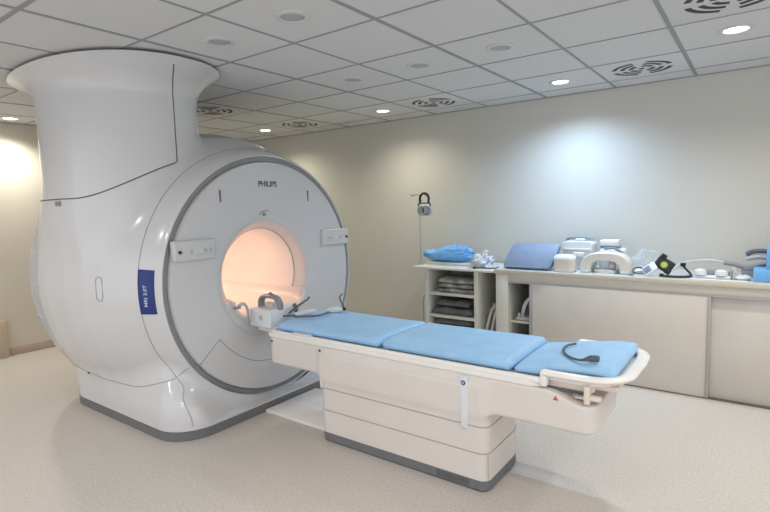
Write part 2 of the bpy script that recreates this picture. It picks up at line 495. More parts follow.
shell('rear_band', F_gantry, V, Tb, M['band'], g)['label'] = 'pale grey segmented strip round the rear rim'
bm = BM(); prism(bm, rrect(-4.42, -2.862, 1.682, 3.558, .24, 12), .001, .060, .004); tag(obj('base_skirt', bm, M['skirt'], g), 'dark grey skirt at the floor')
bm = BM(); prism(bm, rrect(-4.415, -2.868, 1.688, 3.552, .24, 12), .058, .072, .006); obj('plinth_ledge', bm, M['shell'], g)
gap = seam('column_joint', F_gantry, V, s_tu, M['gap'], g, .0042, keep=lambda x, y, z: z < 2.40)
seam('shroud_joint', F_gantry, V, s_fr, M['softgap'], g, .0028, keep=lambda x, y, z: z > .08 and z < 2.05)
seam('cover_joint', F_gantry, V, s_lo, M['softgap'], g, .0028)
shell('front_lower_cover', F_gantry, V, Tl2, M['shell'], g)
seam('lower_joint', F_gantry, V, s_l2, M['softgap'], g, .0024, keep=lambda x, y, z: z > .075 and y < 1.80+.45*(z-.08), longest=True)
# white tick segments across the rear strip
for a in (168, 180, 193, 207, 221):
    t = math.radians(a)
    P = np.array([[x, CY+1.1*math.cos(t), CZ-1.1*math.sin(t-PI)] for x in np.linspace(-4.46, -4.25, 8)])
    P = project(F_gantry, P, 5); bm = BM(); tube(bm, P.tolist(), .004, 6); obj('band_mark', bm, M['white'], g)
# upper collar between column and ceiling, its dark colour paints the shadow gap
bm = BM()
def sell(cx, cy, a, b, p, z, n=64):
    out = []
    for i in range(n):
        t = 2*PI*i/n; c, s = math.cos(t), math.sin(t)
        out.append((cx+a*abs(c)**(2/p)*(1 if c > 0 else -1), cy+b*abs(s)**(2/p)*(1 if s > 0 else -1), z))
    return out
loft(bm, [sell(-3.80, 1.93, .79, .51, 2.3, 2.415), sell(-3.80, 1.93, .79, .51, 2.3, H-.0005)])
obj('collar', bm, M['gap'], g)
# round groove ring + face + flared bore (turned about the bore axis)
C0 = (0, CY, CZ)
N = 160
bm = BM(); lathe(bm, [(.918, -3.03), (.910, -3.006), (.904, -2.998), (.899, -3.000), (.896, -3.035)], C0, 'x', N)
tag(obj('outer_rim', bm, M['shell'], g))
bm = BM(); lathe(bm, [(.900, -3.03), (.898, -3.016), (.880, -3.012), (.862, -3.014), (.855, -3.03), (.90, -3.05)], C0, 'x', N)
tag(obj('groove_ring', bm, M['ring'], g), 'dark grey ring round the round face')
bm = BM()
secs = []
for r, h, sh_ in [(.857, -3.03, 0), (.857, -3.000, 0), (.850, -2.990, 0), (.80, -2.984, 0), (.7, -2.979, .004), (.6, -2.976, .012), (.54, -2.976, .024), (.48, -2.978, .038), (.45, -2.982, .046), (.43, -2.989, .052), (.418, -2.998, .053), (.409, -3.012, .052), (.398, -3.04, .042), (.386, -3.075, .026), (.374, -3.11, .010), (.364, -3.14, 0)]:
    secs.append([(h, CY-sh_+r*math.cos(2*PI*i/N), CZ+r*math.sin(2*PI*i/N)) for i in range(N)])
loft(bm, secs, cap=False)
tag(obj('front_face', bm, M['face'], g))
bm = BM(); lathe(bm, [(.364, -3.14), (.360, -3.144), (.360, -3.148), (.356, -3.15), (.352, -3.8), (.352, -4.60), (.36, -4.63), (.42, -4.69)], C0, 'x', 96)
tag(obj('bore_liner', bm, M['bore'], g), 'warm-lit tunnel lining')
bm = BM(); lathe(bm, [(.366, -3.141), (.359, -3.143), (.359, -3.148), (.366, -3.149)], C0, 'x', 96)
obj('bore_joint', bm, M['softgap'], g)
# lower trough in the bore
bm = BM(); secs = []
def trough_sec(x, w, zt, zb, th=.02):
    s = []
    n = 20; CY = 2.62-.045*max(0, min(1, (x+3.16)/.15))
    for i in range(n+1):
        t = PI + PI*i/n; s.append((x, CY+w*abs(math.cos(t))**.75*(1 if math.cos(t) > 0 else -1), zt+(zt-zb)*math.sin(t)))
    for i in range(n, -1, -1):
        t = PI + PI*i/n; s.append((x, CY+(w-th)*abs(math.cos(t))**.75*(1 if math.cos(t) > 0 else -1), zt+(zt-zb-th)*math.sin(t)+.0001))
    return s
for x, w, zt, zb in ((-4.6, .325, .822, .665), (-3.22, .325, .822, .665), (-3.10, .332, .824, .655), (-3.02, .345, .826, .645), (-2.985, .355, .826, .64), (-2.966, .358, .824, .638)):
    secs.append(trough_sec(x, w, zt, zb))
loft(bm, secs)
obj('table_trough', bm, M['trough'], g)
# apron that closes the flared mouth below the trough
bm = BM(); secs = []
for x, ro, k in ((-3.145, .368, 0), (-3.04, .41, .02), (-2.992, .432, .03), (-2.982, .442, .034)):
    s = []; cy = CY-.052*max(0, min(1, (x+3.14)/.13))
    a0 = math.asin((.822-CZ)/ro)
    for i in range(25):
        t = PI-a0 + (PI+2*a0)*i/24; s.append((x, cy+ro*math.cos(t), CZ+ro*math.sin(t)))
    for i in range(24, -1, -1):
        t = PI + PI*i/24; s.append((x, cy+(.315+k*.7)*abs(math.cos(t))**.75*(1 if math.cos(t) > 0 else -1), .822+(.165+k*.3)*math.sin(t)))
    secs.append(s)
loft(bm, secs); obj('mouth_apron', bm, M['face'], g)
# bore lamp strips along the crown and a warm ring light deep inside
# lower face cover joint (chevron) on the face
def face_x(r):
    return np.interp(r, [.5,.6,.7,.8,.86,.9], [-2.975,-2.976,-2.979,-2.984,-2.990,-2.99])
P = []
pts = [(1.90,.42),(1.95,.455),(2.0,.50),(2.05,.545),(2.10,.585)]
pr = [Vector((y, z, 0)) for y, z in pts]
l2 = [(p.x, p.y) for p in spline(pr, 5)]
l3 = [(p.x, p.y) for p in spline([(2.10,.585,0),(2.17,.50,0),(2.27,.42,0),(2.40,.355,0),(2.55,.33,0),(2.70,.33,0),(2.85,.355,0),(2.98,.42,0),(3.07,.50,0),(3.14,.585,0)], 6)]
l4 = [(2*CY-a, b) for a, b in l2][::-1]
bm = BM()
for L in (l2, l3, l4):
    tube(bm, [(float(face_x(math.hypot(y-CY, z-CZ)))+.0005, y, z) for y, z in L], .0028, 6)
obj('face_joint', bm, M['softgap'], g)
# slots, lettering, small mark, screws on the face
for k, y in enumerate((2.17, 3.01)):
    bm = BM(); box(bm, -2.985, -2.976, y-.005, y+.005, 1.525, 1.61, .002); obj('slot', bm, M['gap'], g)
rotx = Euler((PI/2, 0, PI/2))
tag(lettering('maker_lettering', 'PHILIPS', .056, M['print_dark'], g, (-2.979, 2.592, 1.655), rotx, .001, .0018), 'dark capital lettering')
bm = BM(); lathe(bm, [(.014, 0), (.014, .008), (.010, .010), (.001, .010)], (-2.98, 2.545, 1.432), 'x', 16)
tube(bm, [(-2.976, 2.500, 1.429), (-2.975, 2.520, 1.452), (-2.975, 2.555, 1.459), (-2.976, 2.585, 1.457)], .003, 6)
obj('sensor_eye', bm, M['grey'], g)
tag(lettering('face_print', 'panorama', .034, M['softgap'], g, (-2.983, 1.925, .975), rotx, .0008), 'faint grey print')
bm = BM(); lathe(bm, [(.008, 0), (.008, .004), (.001, .004)], (-2.988, 2.13, .455), 'x', 12); obj('screw', bm, M['gap'], g)
# control panels
def control_panel(y0, y1, knob_y, flip):
    bm = BM(); box(bm, -3.0, -2.945, y0, y1, 1.150, 1.285, .012, 3)
    p = obj('control_panel', bm, M['face'], g)
    bm = BM(); lathe(bm, [(.011, 0), (.011, .012), (.008, .016), (.001, .016)], (-2.947, knob_y, 1.212), 'x', 16); tag(obj('stop_button', bm, M['red'], p), 'dark red round button')
    s = 1 if flip else -1
    for j in range(5):
        y = knob_y - s*(.085+.035*j)
        bm = BM(); box(bm, -2.9465, -2.943, y-.011, y+.011, 1.20, 1.224, .002); obj('button', bm, M['white'] if j in (1, 2) else M['lightgrey'], p)
    bm = BM(); box(bm, -2.9465, -2.9435, min(knob_y-s*.06, knob_y-s*.26), max(knob_y-s*.06, knob_y-s*.26), 1.187, 1.189); obj('print_line', bm, M['lightgrey'], p)
control_panel(1.785, 2.09, 1.82, False)
control_panel(3.135, 3.465, 3.43, True)
# blue badge on the shroud between joint and rim
def patch(name, t0, t1, x0, x1, m, off, parent):
    bm = BM(); nt_, nx_ = 24, 10; rows = []
    for i in range(nt_+1):
        t = math.radians(t0+(t1-t0)*i/nt_)
        P = np.array([[x, CY-1.0*math.cos(t), CZ+1.0*math.sin(t)] for x in np.linspace(x0, x1, nx_+1)])
        P = project(F_gantry, P, 5); gg = grad(F_gantry, P); gg /= np.linalg.norm(gg, axis=1)[:, None]
        rows.append([bm.verts.new(p) for p in (P+gg*off)])
    for a, b in zip(rows[:-1], rows[1:]):
        for i in range(nx_): bm.faces.new((a[i], a[i+1], b[i+1], b[i]))
    o = obj(name, bm, m, parent); md = o.modifiers.new('t', 'SOLIDIFY'); md.thickness = .003; md.offset = 0
    return o
badge = tag(patch('badge', -8.3, 8.8, -3.15, -3.004, M['blue_panel'], .002, g), 'deep blue badge panel')
P = project(F_gantry, np.array([[-3.09, CY-1.0, CZ-.02]]), 5)[0]
gg = grad(F_gantry, P[None])[0]; gg /= np.linalg.norm(gg)
# text runs upward, facing outwards
up = Vector((0, 0, 1)); nrm = Vector(gg); xa = up; ya = nrm.cross(xa).normalized(); xa = ya.cross(nrm).normalized()
rm = Matrix((xa, ya, nrm)).transposed()
lt = lettering('badge_print', 'MRI 3.0T', .038, M['print_white'], badge, Vector(P)+nrm*.0045, rm.to_euler(), .0008, .0005)
# oval access handle outline on the side
bm = BM(); P = []
for i in range(28):
    t = 2*PI*i/28; c, s = math.cos(t), math.sin(t)
    P.append([-3.43+.030*c, 1.5, .985+.035*s+(.048 if s > 0 else -.048)])
P = np.array(P)
for _ in range(3): P = project(F_gantry, P, 4)
tube(bm, P.tolist(), .003, 6, closed=True); obj('access_plate', bm, M['softgap'], g)
# little foot screw on the side seam and dark clip at the column seam
bm = BM(); P = project(F_gantry, np.array([[-4.0, 1.7, .30]]), 5)[0]; lathe(bm, [(.009, .003), (.009, -.006), (.001, -.006)], tuple(P), 'y', 12); obj('screw', bm, M['gap'], g)
bm = BM(); P = project(F_gantry, np.array([[-3.75, 1.45, 1.55]]), 5)[0]; box(bm, P[0]-.035, P[0]+.035, P[1]-.008, P[1]+.02, P[2]-.022, P[2]+.010, .004); obj('clip', bm, M['grey'], g)

# floor plate between scanner and table
bm = BM(); box(bm, -2.853, -2.215, 2.36, 2.88, .0, .022, .004)
tag(obj('floor_plate', bm, M['bedtop']), 'flat white plate on the floor joining scanner base and table pedestal', 'floor plate')

# ------------------------------------------------------------------ patient table
def F_bed(x, y, z):
    ped = np.maximum(rrd(x, y, -2.21, -1.065, 2.265, 3.2, .05), rrd(x, y, -2.21, -1.065, 1.9, 2.80, .20))
    ped = np.maximum(ped, z-.55); ped = np.maximum(ped, .002-z)
    a = np.maximum(rrd(x, y, -2.70, -.555, 2.280, 3.2, .06), rrd(x, y, -2.70, -.555, 1.9, 2.86, .18))
    a = np.maximum(a, (x+.575-.12*(z-.42))*.9-.02)
    bm_ = smax(a, .418-z, .02)
    top = .602-.05*sstep(-.78, -.60, x)
    bm_ = smax(bm_, z-top, .012)
    return smin(ped, bm_, .06)
def F_bed_s(x, y, z): return F_bed(x, y, z)
Vb, Tb_ = nets(F_bed, (-2.78, 2.22, -.03), (-.46, 3.0, .66), .0165)
b = thing('patient_table', 'long cream pedestal table docked to the scanner bore, carrying blue mattress pads', 'table', (-1.63, 2.6, 0))
Vb, Tu, Tr, s1 = split(F_bed, Vb, Tb_, lambda x, y, z: z-.345)
Vb, Tm, Tr, s2 = split(F_bed, Vb, Tr, lambda x, y, z: z-.205)
Vb, Tl, Ts, s3 = split(F_bed, Vb, Tr, lambda x, y, z: z-.06)
shell('upper_housing', F_bed, Vb, Tu, M['bed'], b)
shell('middle_skirt', F_bed, Vb, Tm, M['bed'], b)
shell('lower_skirt', F_bed, Vb, Tl, M['bed'], b)
kick = tag(shell('kick_base', F_bed, Vb, Ts, M['skirt'], b), 'dark grey base at the floor')
for sg_ in (s1, s2):
    seam('housing_joint', F_bed, Vb, sg_, M['bedgap'], b, .0034)
bm = BM()
for k in range(14): box(bm, -1.36+.014*k, -1.353+.014*k, 2.262, 2.31, .018, .05)
obj('vent_slots', bm, M['gap'], kick)
# vertical corner joint
bm = BM(); tube(bm, [(-1.067, 2.281, z) for z in (.07, .14, .20)], .002, 5); obj('corner_joint', bm, M['bedgap'], b)
# cover strip with logo
bm = BM(); box(bm, -1.208, -1.166, 2.252, 2.290, .325, .600, .006, 3)
st = obj('cover_strip', bm, M['cover'], b)
bm = BM(); lathe(bm, [(.013, 0), (.013, -.002), (.001, -.002)], (-1.187, 2.2525, .566), 'y', 24); tag(obj('round_emblem', bm, M['blue_panel'], st), 'small round blue emblem')
bm = BM(); tube(bm, [(-1.194, 2.2495, .560), (-1.187, 2.2490, .568), (-1.180, 2.2495, .573)], .0018, 5); tube(bm, [(-1.194, 2.2495, .572), (-1.187, 2.249, .566), (-1.18, 2.2495, .560)], .0015, 5); obj('emblem_wave', bm, M['print_white'], st)
# joint strip at left, bolts
bm = BM(); box(bm, -2.20, -2.176, 2.258, 2.290, .345, .598, .004); s2o = obj('cover_strip', bm, M['bed'], b)
bm = BM(); lathe(bm, [(.009, 0), (.009, -.004), (.001, -.004)], (-2.188, 2.259, .583), 'y', 14); obj('bolt', bm, M['gap'], s2o)
bm = BM(); lathe(bm, [(.009, 0), (.009, -.004), (.001, -.004)], (-2.655, 2.284, .575), 'y', 14); obj('bolt', bm, M['gap'], b)
# warning triangle
bm = BM(); a_ = [bm.verts.new(p) for p in ((-.741, 2.2785, .561), (-.716, 2.2785, .561), (-.7285, 2.2785, .583))]; bm.faces.new(a_)
wt = obj('warning_triangle', bm, M['orange'], b); md = wt.modifiers.new('t', 'SOLIDIFY'); md.thickness = .003
tag(wt, 'small orange warning triangle')
bm = BM(); box(bm, -.7295, -.7275, 2.276, 2.2768, .568, .576); box(bm, -.7295, -.7275, 2.276, 2.2768, .563, .566); obj('exclamation_mark', bm, M['print_dark'], wt)

# tabletop with raised rim
bm = BM(); prism(bm, rrect(-2.72, -.795, 2.285, 2.925, .05), .603, .628, .006)
tp = obj('tabletop', bm, M['bedtop'], b)
bm = BM()
path = [(-.80, 2.296), (-1.4, 2.296), (-2.0, 2.296), (-2.62, 2.296), (-2.68, 2.315), (-2.705, 2.37), (-2.71, 2.6), (-2.705, 2.85), (-2.68, 2.90), (-2.62, 2.915), (-2.0, 2.915), (-1.4, 2.915), (-.80, 2.915)]
tube(bm, [(x, y, .634) for x, y in path], .013, 10, sy=1.25, up=(0,0,1))
obj('rim', bm, M['bedtop'], tp)
# foot tray, higher with rounded end
bm = BM(); prism(bm, rrect(-.80, -.405, 2.30, 2.93, .15, 8)[0:0] or [(-.78, 2.315), (-.62, 2.315)] + [(-.62+.15*math.sin(a), 2.465-.15*math.cos(a)) for a in np.linspace(.1, PI/2, 8)] + [(-.47, 2.78)] + [(-.62+.15*math.cos(a), 2.78+.14*math.sin(a)) for a in np.linspace(.1, PI/2, 8)] + [(-.78, 2.92)], .640, .664)
ft = obj('foot_tray', bm, M['bedtop'], b)
bm = BM()
pth = [(-.79, 2.300), (-.76, 2.300), (-.70, 2.300), (-.61, 2.303)] + [(-.60+.15*math.sin(a), 2.453-.15*math.cos(a)) for a in np.linspace(.25, PI/2-.1, 7)] + [(-.448, 2.55), (-.445, 2.65), (-.448, 2.75)] + [(-.60+.15*math.cos(a), 2.775+.15*math.sin(a)) for a in np.linspace(.15, PI/2, 7)] + [(-.70, 2.925), (-.79, 2.925)]
pts3 = [(x, y, .676) for x, y in pth]
tube(bm, pts3, .030, 14, sy=.48, up=(0,0,1))
obj('tray_rim', bm, M['bedtop'], ft)
for y in (2.300, 2.920):
    bm = BM(); box(bm, -.805, -.770, y-.022, y+.022, .612, .688, .010, 3); obj('step', bm, M['bedtop'], ft)
# carriage under the foot tray
bm = BM(); box(bm, -.80, -.575, 2.330, 2.87, .604, .642, .008); box(bm, -.64, -.48, 2.36, 2.86, .615, .642, .006); obj('carriage', bm, M['carriage'], b)
bm = BM(); box(bm, -.80, -.60, 2.322, 2.335, .598, .606, .002); obj('carriage_gap', bm, M['gap'], b)
bm = BM(); box(bm, -.612, -.585, 2.30, 2.34, .555, .645, .008); box(bm, -.655, -.54, 2.31, 2.345, .575, .596, .007)
obj('latch', bm, M['carriage'], b)
bm = BM(); box(bm, -.66, -.615, 2.305, 2.325, .588, .596, .002); obj('latch_pin', bm, M['grey'], b)
bm = BM(); box(bm, -.575, -.545, 2.36, 2.375, .575, .583, .002); obj('latch_pin', bm, M['grey'], b)
bm = BM(); prism(bm, rrect(-.53, -.485, 2.44, 2.80, .02), .615, .662, .006); obj('foot_handle', bm, M['carriage'], b)
# ECG style hook plates at the rim near the scanner
bm = BM(); box(bm, -2.47, -2.30, 2.285, 2.325, .628, .656, .006); box(bm, -2.33, -2.12, 2.322, 2.34, .63, .640, .003); obj('side_clip', bm, M['white'], tp)

bm = BM(); box(bm, -2.90, -2.69, 2.37, 2.57, .603, .6345, .008); obj('end_bracket', bm, M['bedtop'], b)
# mattress pads
def pad(name, x0, x1, y0, y1, zb_, ztop, label, sag=.004, r=.028, seed=1):
    rnd = random.Random(seed)
    ph = [rnd.random()*6 for _ in range(6)]
    bm = BM(); secs = []
    n = 40; m_ = 44
    for i in range(n+1):
        t = i/n; x = x0+(x1-x0)*t
        e = min(x-x0, x1-x); rr = .022
        k = 1. if e >= rr else math.sqrt(max(0, 1-((rr-e)/rr)**2))
        zb = zb_(t) if callable(zb_) else zb_; zt = ztop(t); hgt = zt-zb
        zc = zb+hgt*.5
        hh = hgt*.5*(.35+.65*k); hw = (y1-y0)/2-.02*(1-k)
        cy = (y0+y1)/2; s = []
        for j in range(m_):
            a = 2*PI*j/m_; c, sn = math.cos(a), math.sin(a)
            p = 7.
            yy = cy + hw*abs(c)**(2/p)*(1 if c > 0 else -1)
            zz = zc + hh*abs(sn)**(2/3.2)*(1 if sn > 0 else -1)
            if sn > .3:
                zz += sag*(math.sin(9*yy+5*x+ph[0])*.5+math.sin(17*x-6*yy+ph[1])*.35+math.sin(26*yy+11*x+ph[2])*.2)*sn - sag*.7
            s.append((x, yy, zz))
        secs.append(s)
    loft(bm, secs)
    o = obj(name, bm, M['mattress'], None, 60)
    return tag(o, label, 'mattress pad', 'blue pads on the patient table')
pad('mattress_pad', -2.655, -1.772, 2.325, 2.88, .631, lambda t: .702, 'blue mattress pad nearest the scanner, cables lying on its head end', seed=1)
pad('mattress_pad', -1.762, -.965, 2.325, 2.88, .631, lambda t: .702, 'middle blue mattress pad of the table, nothing lying on it', seed=2)
pad('mattress_pad', -.962, -.487, 2.345, 2.88, lambda t: .631+.036*min(1, max(0, (t-.30)/.08)), lambda t: .674+.062*min(1, t/.8), 'blue wedge-shaped mattress pad in the foot tray, thicker towards its end', seed=3)

# cable with connector on the foot pad
t = thing('connector_cable', 'dark grey curved cable ending in a chunky connector on the foot pad', 'cable', (-.7, 2.6, .70))
def zpad(x): return .674+.062*min(1, max(0, (x+.962)/.475/.8))
cp = [(-.765, 2.73), (-.795, 2.70), (-.80, 2.64), (-.775, 2.55), (-.725, 2.46), (-.67, 2.40), (-.625, 2.385)]
bm = BM(); tube(bm, [(p.x, p.y, zpad(p.x)+.009) for p in spline([(x, y, 0) for x, y in cp], 6)], .006, 8); obj('cord', bm, M['cable'], t)
bm = BM(); tube(bm, [(-.635, 2.387, zpad(-.635)+.010), (-.618, 2.385, zpad(-.618)+.014), (-.604, 2.385, zpad(-.604)+.0165), (-.572, 2.385, zpad(-.572)+.0165), (-.566, 2.385, zpad(-.566)+.0165)], [.007, .011, .016, .016, .012], 12); obj('connector', bm, M['cable'], t)

# head coil socket at the scanner end
t = thing('connector_box', 'white connector box with a grey arched handle at the scanner end of the table', 'connector box', (-2.82, 2.45, .62))
bm = BM(); box(bm, -2.955, -2.725, 2.34, 2.60, .635, .765, .010, 3); box(bm, -2.90, -2.72, 2.325, 2.36, .640, .755, .010, 3); obj('case', bm, M['cover'], t)
bm = BM(); hp = spline([(-2.935, 2.44, .755), (-2.93, 2.44, .81), (-2.90, 2.44, .838), (-2.83, 2.44, .845), (-2.765, 2.44, .835), (-2.74, 2.44, .80), (-2.735, 2.44, .755)], 5)
tube(bm, hp, .016, 10, sy=1.9, up=(0,1,0)); tube(bm, [(-2.86, 2.44, .850), (-2.83, 2.44, .868), (-2.80, 2.44, .850)], .009, 8)
obj('handle', bm, M['grey'], t)
bm = BM(); box(bm, -2.875, -2.80, 2.42, 2.46, .76, .80, .006); obj('release_lever', bm, M['carriage'], t)
bm = BM(); lathe(bm, [(.02, 0), (.02, -.002), (.001, -.002)], (-2.81, 2.325, .71), 'y', 16); obj('mark', bm, M['lightgrey'], t)
t = thing('plug_cable', 'white plug with two short grey cables between the box and the first blue pad', 'cable', (-2.62, 2.55, .70))
bm = BM(); tube(bm, [(-2.655, 2.50, .716), (-2.62, 2.56, .722), (-2.585, 2.62, .726), (-2.575, 2.64, .726)], [.018, .022, .020, .010], 10, sy=.9); obj('plug', bm, M['white'], t)
bm = BM(); tube(bm, spline([(-2.712, 2.50, .72), (-2.69, 2.56, .76), (-2.665, 2.64, .80), (-2.66, 2.66, .82)], 5), .007, 8); tube(bm, spline([(-2.708, 2.44, .712), (-2.66, 2.47, .714), (-2.64, 2.50, .712)], 5), .007, 8); tube(bm, spline([(-2.66, 2.52, .735), (-2.68, 2.54, .76), (-2.69, 2.53, .785)], 5), .014, 8); obj('cord', bm, M['cable'], t)
t = thing('coil_plug', 'white cable plug lying farther back on the first blue pad, black lead sticking up', 'cable', (-2.5, 2.75, .70))
bm = BM(); tube(bm, [(-2.54, 2.71, .717), (-2.51, 2.74, .720), (-2.475, 2.775, .722), (-2.455, 2.795, .72)], [.014, .022, .022, .012], 10); obj('plug', bm, M['white'], t)
bm = BM(); tube(bm, spline([(-2.62, 2.46, .714), (-2.56, 2.49, .714), (-2.50, 2.55, .714), (-2.49, 2.63, .714), (-2.51, 2.70, .714)], 6), .0065, 8)
tube(bm, spline([(-2.46, 2.79, .722), (-2.45, 2.80, .745), (-2.475, 2.80, .775), (-2.485, 2.80, .81), (-2.46, 2.80, .835)], 5), .0055, 8); obj('cord', bm, M['cable'], t)
bm = BM(); box(bm, -2.462, -2.435, 2.785, 2.81, .712, .735, .006); obj('clip', bm, M['black'], t)
# bore ledge clip hanging at the lower left of the bore
t = thing('hook_strap', 'small grey strap hook hanging from the lower left edge of the bore', 'hook', (-2.96, 2.36, .70))
bm = BM(); tube(bm, spline([(-2.958, 2.25, .785), (-2.94, 2.26, .805), (-2.935, 2.29, .80), (-2.94, 2.315, .76), (-2.945, 2.32, .71), (-2.950, 2.322, .66)], 6), .008, 8, sy=1.6); obj('strap', bm, M['lightgrey'], t)
bm = BM(); box(bm, -2.962, -2.935, 2.21, 2.26, .775, .793, .006); obj('buckle', bm, M['grey'], t)

# ------------------------------------------------------------------ counter and cupboards
YC = 4.285
cb = thing('low_cupboard', 'long low beige cupboard with sliding doors along the back wall', 'cabinet', (-.6, 4.58, 0))
bm = BM()
XA, XB = -1.915, 1.6
box(bm, XA, XA+.115, YC, YW-.02, 0.0, .835, .002)
box(bm, XA+.115, XB, YW-.04, YW-.02, 0.02, .835)
box(bm, XA+.115, XB, YC+.062, YW-.02, 0.0, .030)
box(bm, XB-.03, XB, YC, YW-.02, 0, .835)
obj('carcass', bm, M['shelfmat'], cb)
bm = BM(); box(bm, XA+.115, XB, YC, YC+.08, .775, .835, .002); obj('top_rail', bm, M['cab'], cb)
bm = BM(); box(bm, XA+.115, XB, YC+.002, YC+.075, .757, .775); obj('door_track', bm, M['alu'], cb)
bm = BM(); box(bm, -1.58, -.275, YC+.004, YC+.024, .009, .757, .001); d = obj('sliding_door', bm, M['door'], cb)
bm = BM(); box(bm, -1.603, -1.575, YC-.002, YC+.028, .009, .757, .001); obj('door_edge', bm, M['alu'], d)
bm = BM(); box(bm, -.283, -.262, YC-.002, YC+.028, .009, .757, .001); obj('door_edge', bm, M['alu'], d)
bm = BM(); box(bm, -.30, 1.56, YC+.034, YC+.054, .009, .757, .001); d = obj('sliding_door', bm, M['door'], cb)
bm = BM(); box(bm, XA+.115, -1.0, YC+.07, YW-.04, .385, .405); obj('shelf', bm, M['shelfmat'], cb)
bm = BM(); box(bm, XA+.115, XB, YC+.004, YC+.06, 0.0, .0085); obj('bottom_gap', bm, M['gap'], cb)
bm = BM(); box(bm, XA-.015, XB, YC-.012, YW-.002, .836, .872, .003); wtp = tag(obj('worktop', bm, M['top']), 'long beige worktop on the low cupboard, equipment lying on it', 'worktop')
bm = BM(); box(bm, XA-.013, XB, YC+.004, YW-.004, .872, .8735); obj('laminate_surface', bm, M['topface'], wtp)
ZT = .8735

# open shelf unit at the left end
sh = thing('shelf_unit', 'ivory open shelf unit left of the cupboard with overhanging top', 'shelf', (-2.35, 4.55, 0))
bm = BM(); box(bm, -2.80, -1.937, YC-.03, YW-.03, .840, .862, .004); obj('top_board', bm, M['shelfmat'], sh)
for x in (-2.672, -2.135):
    bm = BM(); box(bm, x, x+.042, YC, YC+.50, 0, .840, .002); obj('side_panel', bm, M['shelfmat'], sh)
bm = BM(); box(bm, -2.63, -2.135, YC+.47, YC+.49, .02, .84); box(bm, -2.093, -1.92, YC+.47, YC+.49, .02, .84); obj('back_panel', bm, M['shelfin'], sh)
for z in (.585, .365, .14):
    bm = BM(); box(bm, -2.63, -2.135, YC+.003, YC+.47, z, z+.026, .001); obj('shelf_board', bm, M['shelfmat'], sh)
bm = BM(); tube(bm, spline([(-2.685, YC+.1, .18), (-2.72, YC+.06, .22), (-2.735, YC+.06, .38), (-2.735, YC+.06, .50), (-2.72, YC+.06, .545), (-2.685, YC+.1, .56)], 6), .011, 8); obj('side_handle', bm, M['lightgrey'], sh)

# cloths in the shelf: folded layers
def folded(name, label, x0, x1, y0, y1, z0, hs, m, cat, group, seed):
    rnd = random.Random(seed)
    t = thing(name, label, cat, ((x0+x1)/2, (y0+y1)/2, z0), group)
    z = z0
    for k, h in enumerate(hs):
        bm = BM(); secs = []
        a, b_ = rnd.uniform(0, .015), rnd.uniform(0, .02)
        for i in range(17):
            u = i/16; x = x0+a+(x1-x0-a-b_)*u
            e = min(u, 1-u); kk = math.sqrt(max(.05, 1-(max(0, .06-e)/.06)**2))
            s = []
            for j in range(20):
                an = 2*PI*j/20; c, sn = math.cos(an), math.sin(an)
                yy = (y0+y1)/2+(y1-y0)/2*abs(c)**.35*(1 if c > 0 else -1)+.006*math.sin(13*u+k)
                zz = z+h/2+h/2*.96*kk*abs(sn)**.7*(1 if sn > 0 else -1)
                if sn > .2: zz += h*.10*math.sin(11*u+seed+k*2)
                s.append((x, yy, zz))
            secs.append(s)
        loft(bm, secs); obj('fold', bm, m, t, 60)
        z += h*.99
    return t
folded('folded_sheet', 'crumpled pale and dark sheets on the upper shelf of the open unit', -2.545, -2.15, YC+.03, YC+.35, .6115, (.045, .045, .05), M['cloth_pale'], 'cloth', 'linen in the shelf unit', 3)
folded('folded_blanket', 'dark grey folded blanket, lower of the two on the middle shelf', -2.615, -2.16, YC+.02, YC+.38, .3915, (.070,), M['cloth_grey'], 'blanket', 'linen in the shelf unit', 4)
folded('folded_blanket', 'dark grey folded blanket lying on top of the lower one on the middle shelf', -2.58, -2.18, YC+.04, YC+.36, .469, (.060,), M['cloth_grey'], 'blanket', 'linen in the shelf unit', 6)
folded('folded_blanket', 'dark blue-grey folded cloth on the lowest visible shelf of the open unit', -2.60, -2.18, YC+.05, YC+.38, .1665, (.06, .06, .06), M['cloth_grey'], 'blanket', 'linen in the shelf unit', 8)

# two white bowed rails leaning in the narrow gap
for k, x in enumerate((-2.035, -1.985)):
    bm = BM(); tube(bm, spline([(x-.03, YC+.10, .006), (x-.02, YC+.10, .25), (x+.01, YC+.12, .42), (x+.04, YC+.14, .50), (x+.05, YC+.20, .505)], 6), .013, 8)
    tag(obj('bed_rail', bm, M['ivory']), ['left ivory curved rail standing in the gap beside the shelf unit', 'right ivory curved rail standing in the gap against the cupboard'][k], 'rail', 'curved rails in the gap')
bm = BM(); box(bm, -2.088, -1.93, YC+.30, YC+.33, .0, .50, .004); tag(obj('grey_board', bm, M['lightgrey']), 'grey board standing at the back of the gap behind the curved rails', 'board')

# inside the cupboard opening
t = thing('arched_coil', 'white arched coil on the inner shelf behind the open cupboard gap', 'coil', (-1.58, YC+.25, .405))
def arch(bm, cx, y0, y1, z0, rw, hh, th, n=20, leg=.0):
    def sec(y):
        o = []; 
        for i in range(n+1):
            a = PI*i/n; o.append((cx-rw*math.cos(a), y, z0+leg+hh*math.sin(a)**.85 if i not in (0, n) else z0))
        for i in range(n, -1, -1):
            a = PI*i/n; o.append((cx-(rw-th)*math.cos(a), y, z0+leg+(hh-th)*math.sin(a)**.85 if i not in (0, n) else z0))
        return o
    loft(bm, [sec(y0), sec(y1)])
bm = BM(); arch(bm, -1.60, YC+.14, YC+.30, .432, .13, .20, .03); obj('arch', bm, M['white'], t)
bm = BM(); box(bm, -1.77, -1.45, YC+.10, YC+.36, .4055, .432, .006); obj('base_plate', bm, M['ivory'], t)
bm = BM(); 
for x in (-1.745, -1.71): lathe(bm, [(.014, 0), (.014, .03), (.001, .034)], (x, YC+.13, .432), 'z', 12)
obj('peg', bm, M['white'], t)
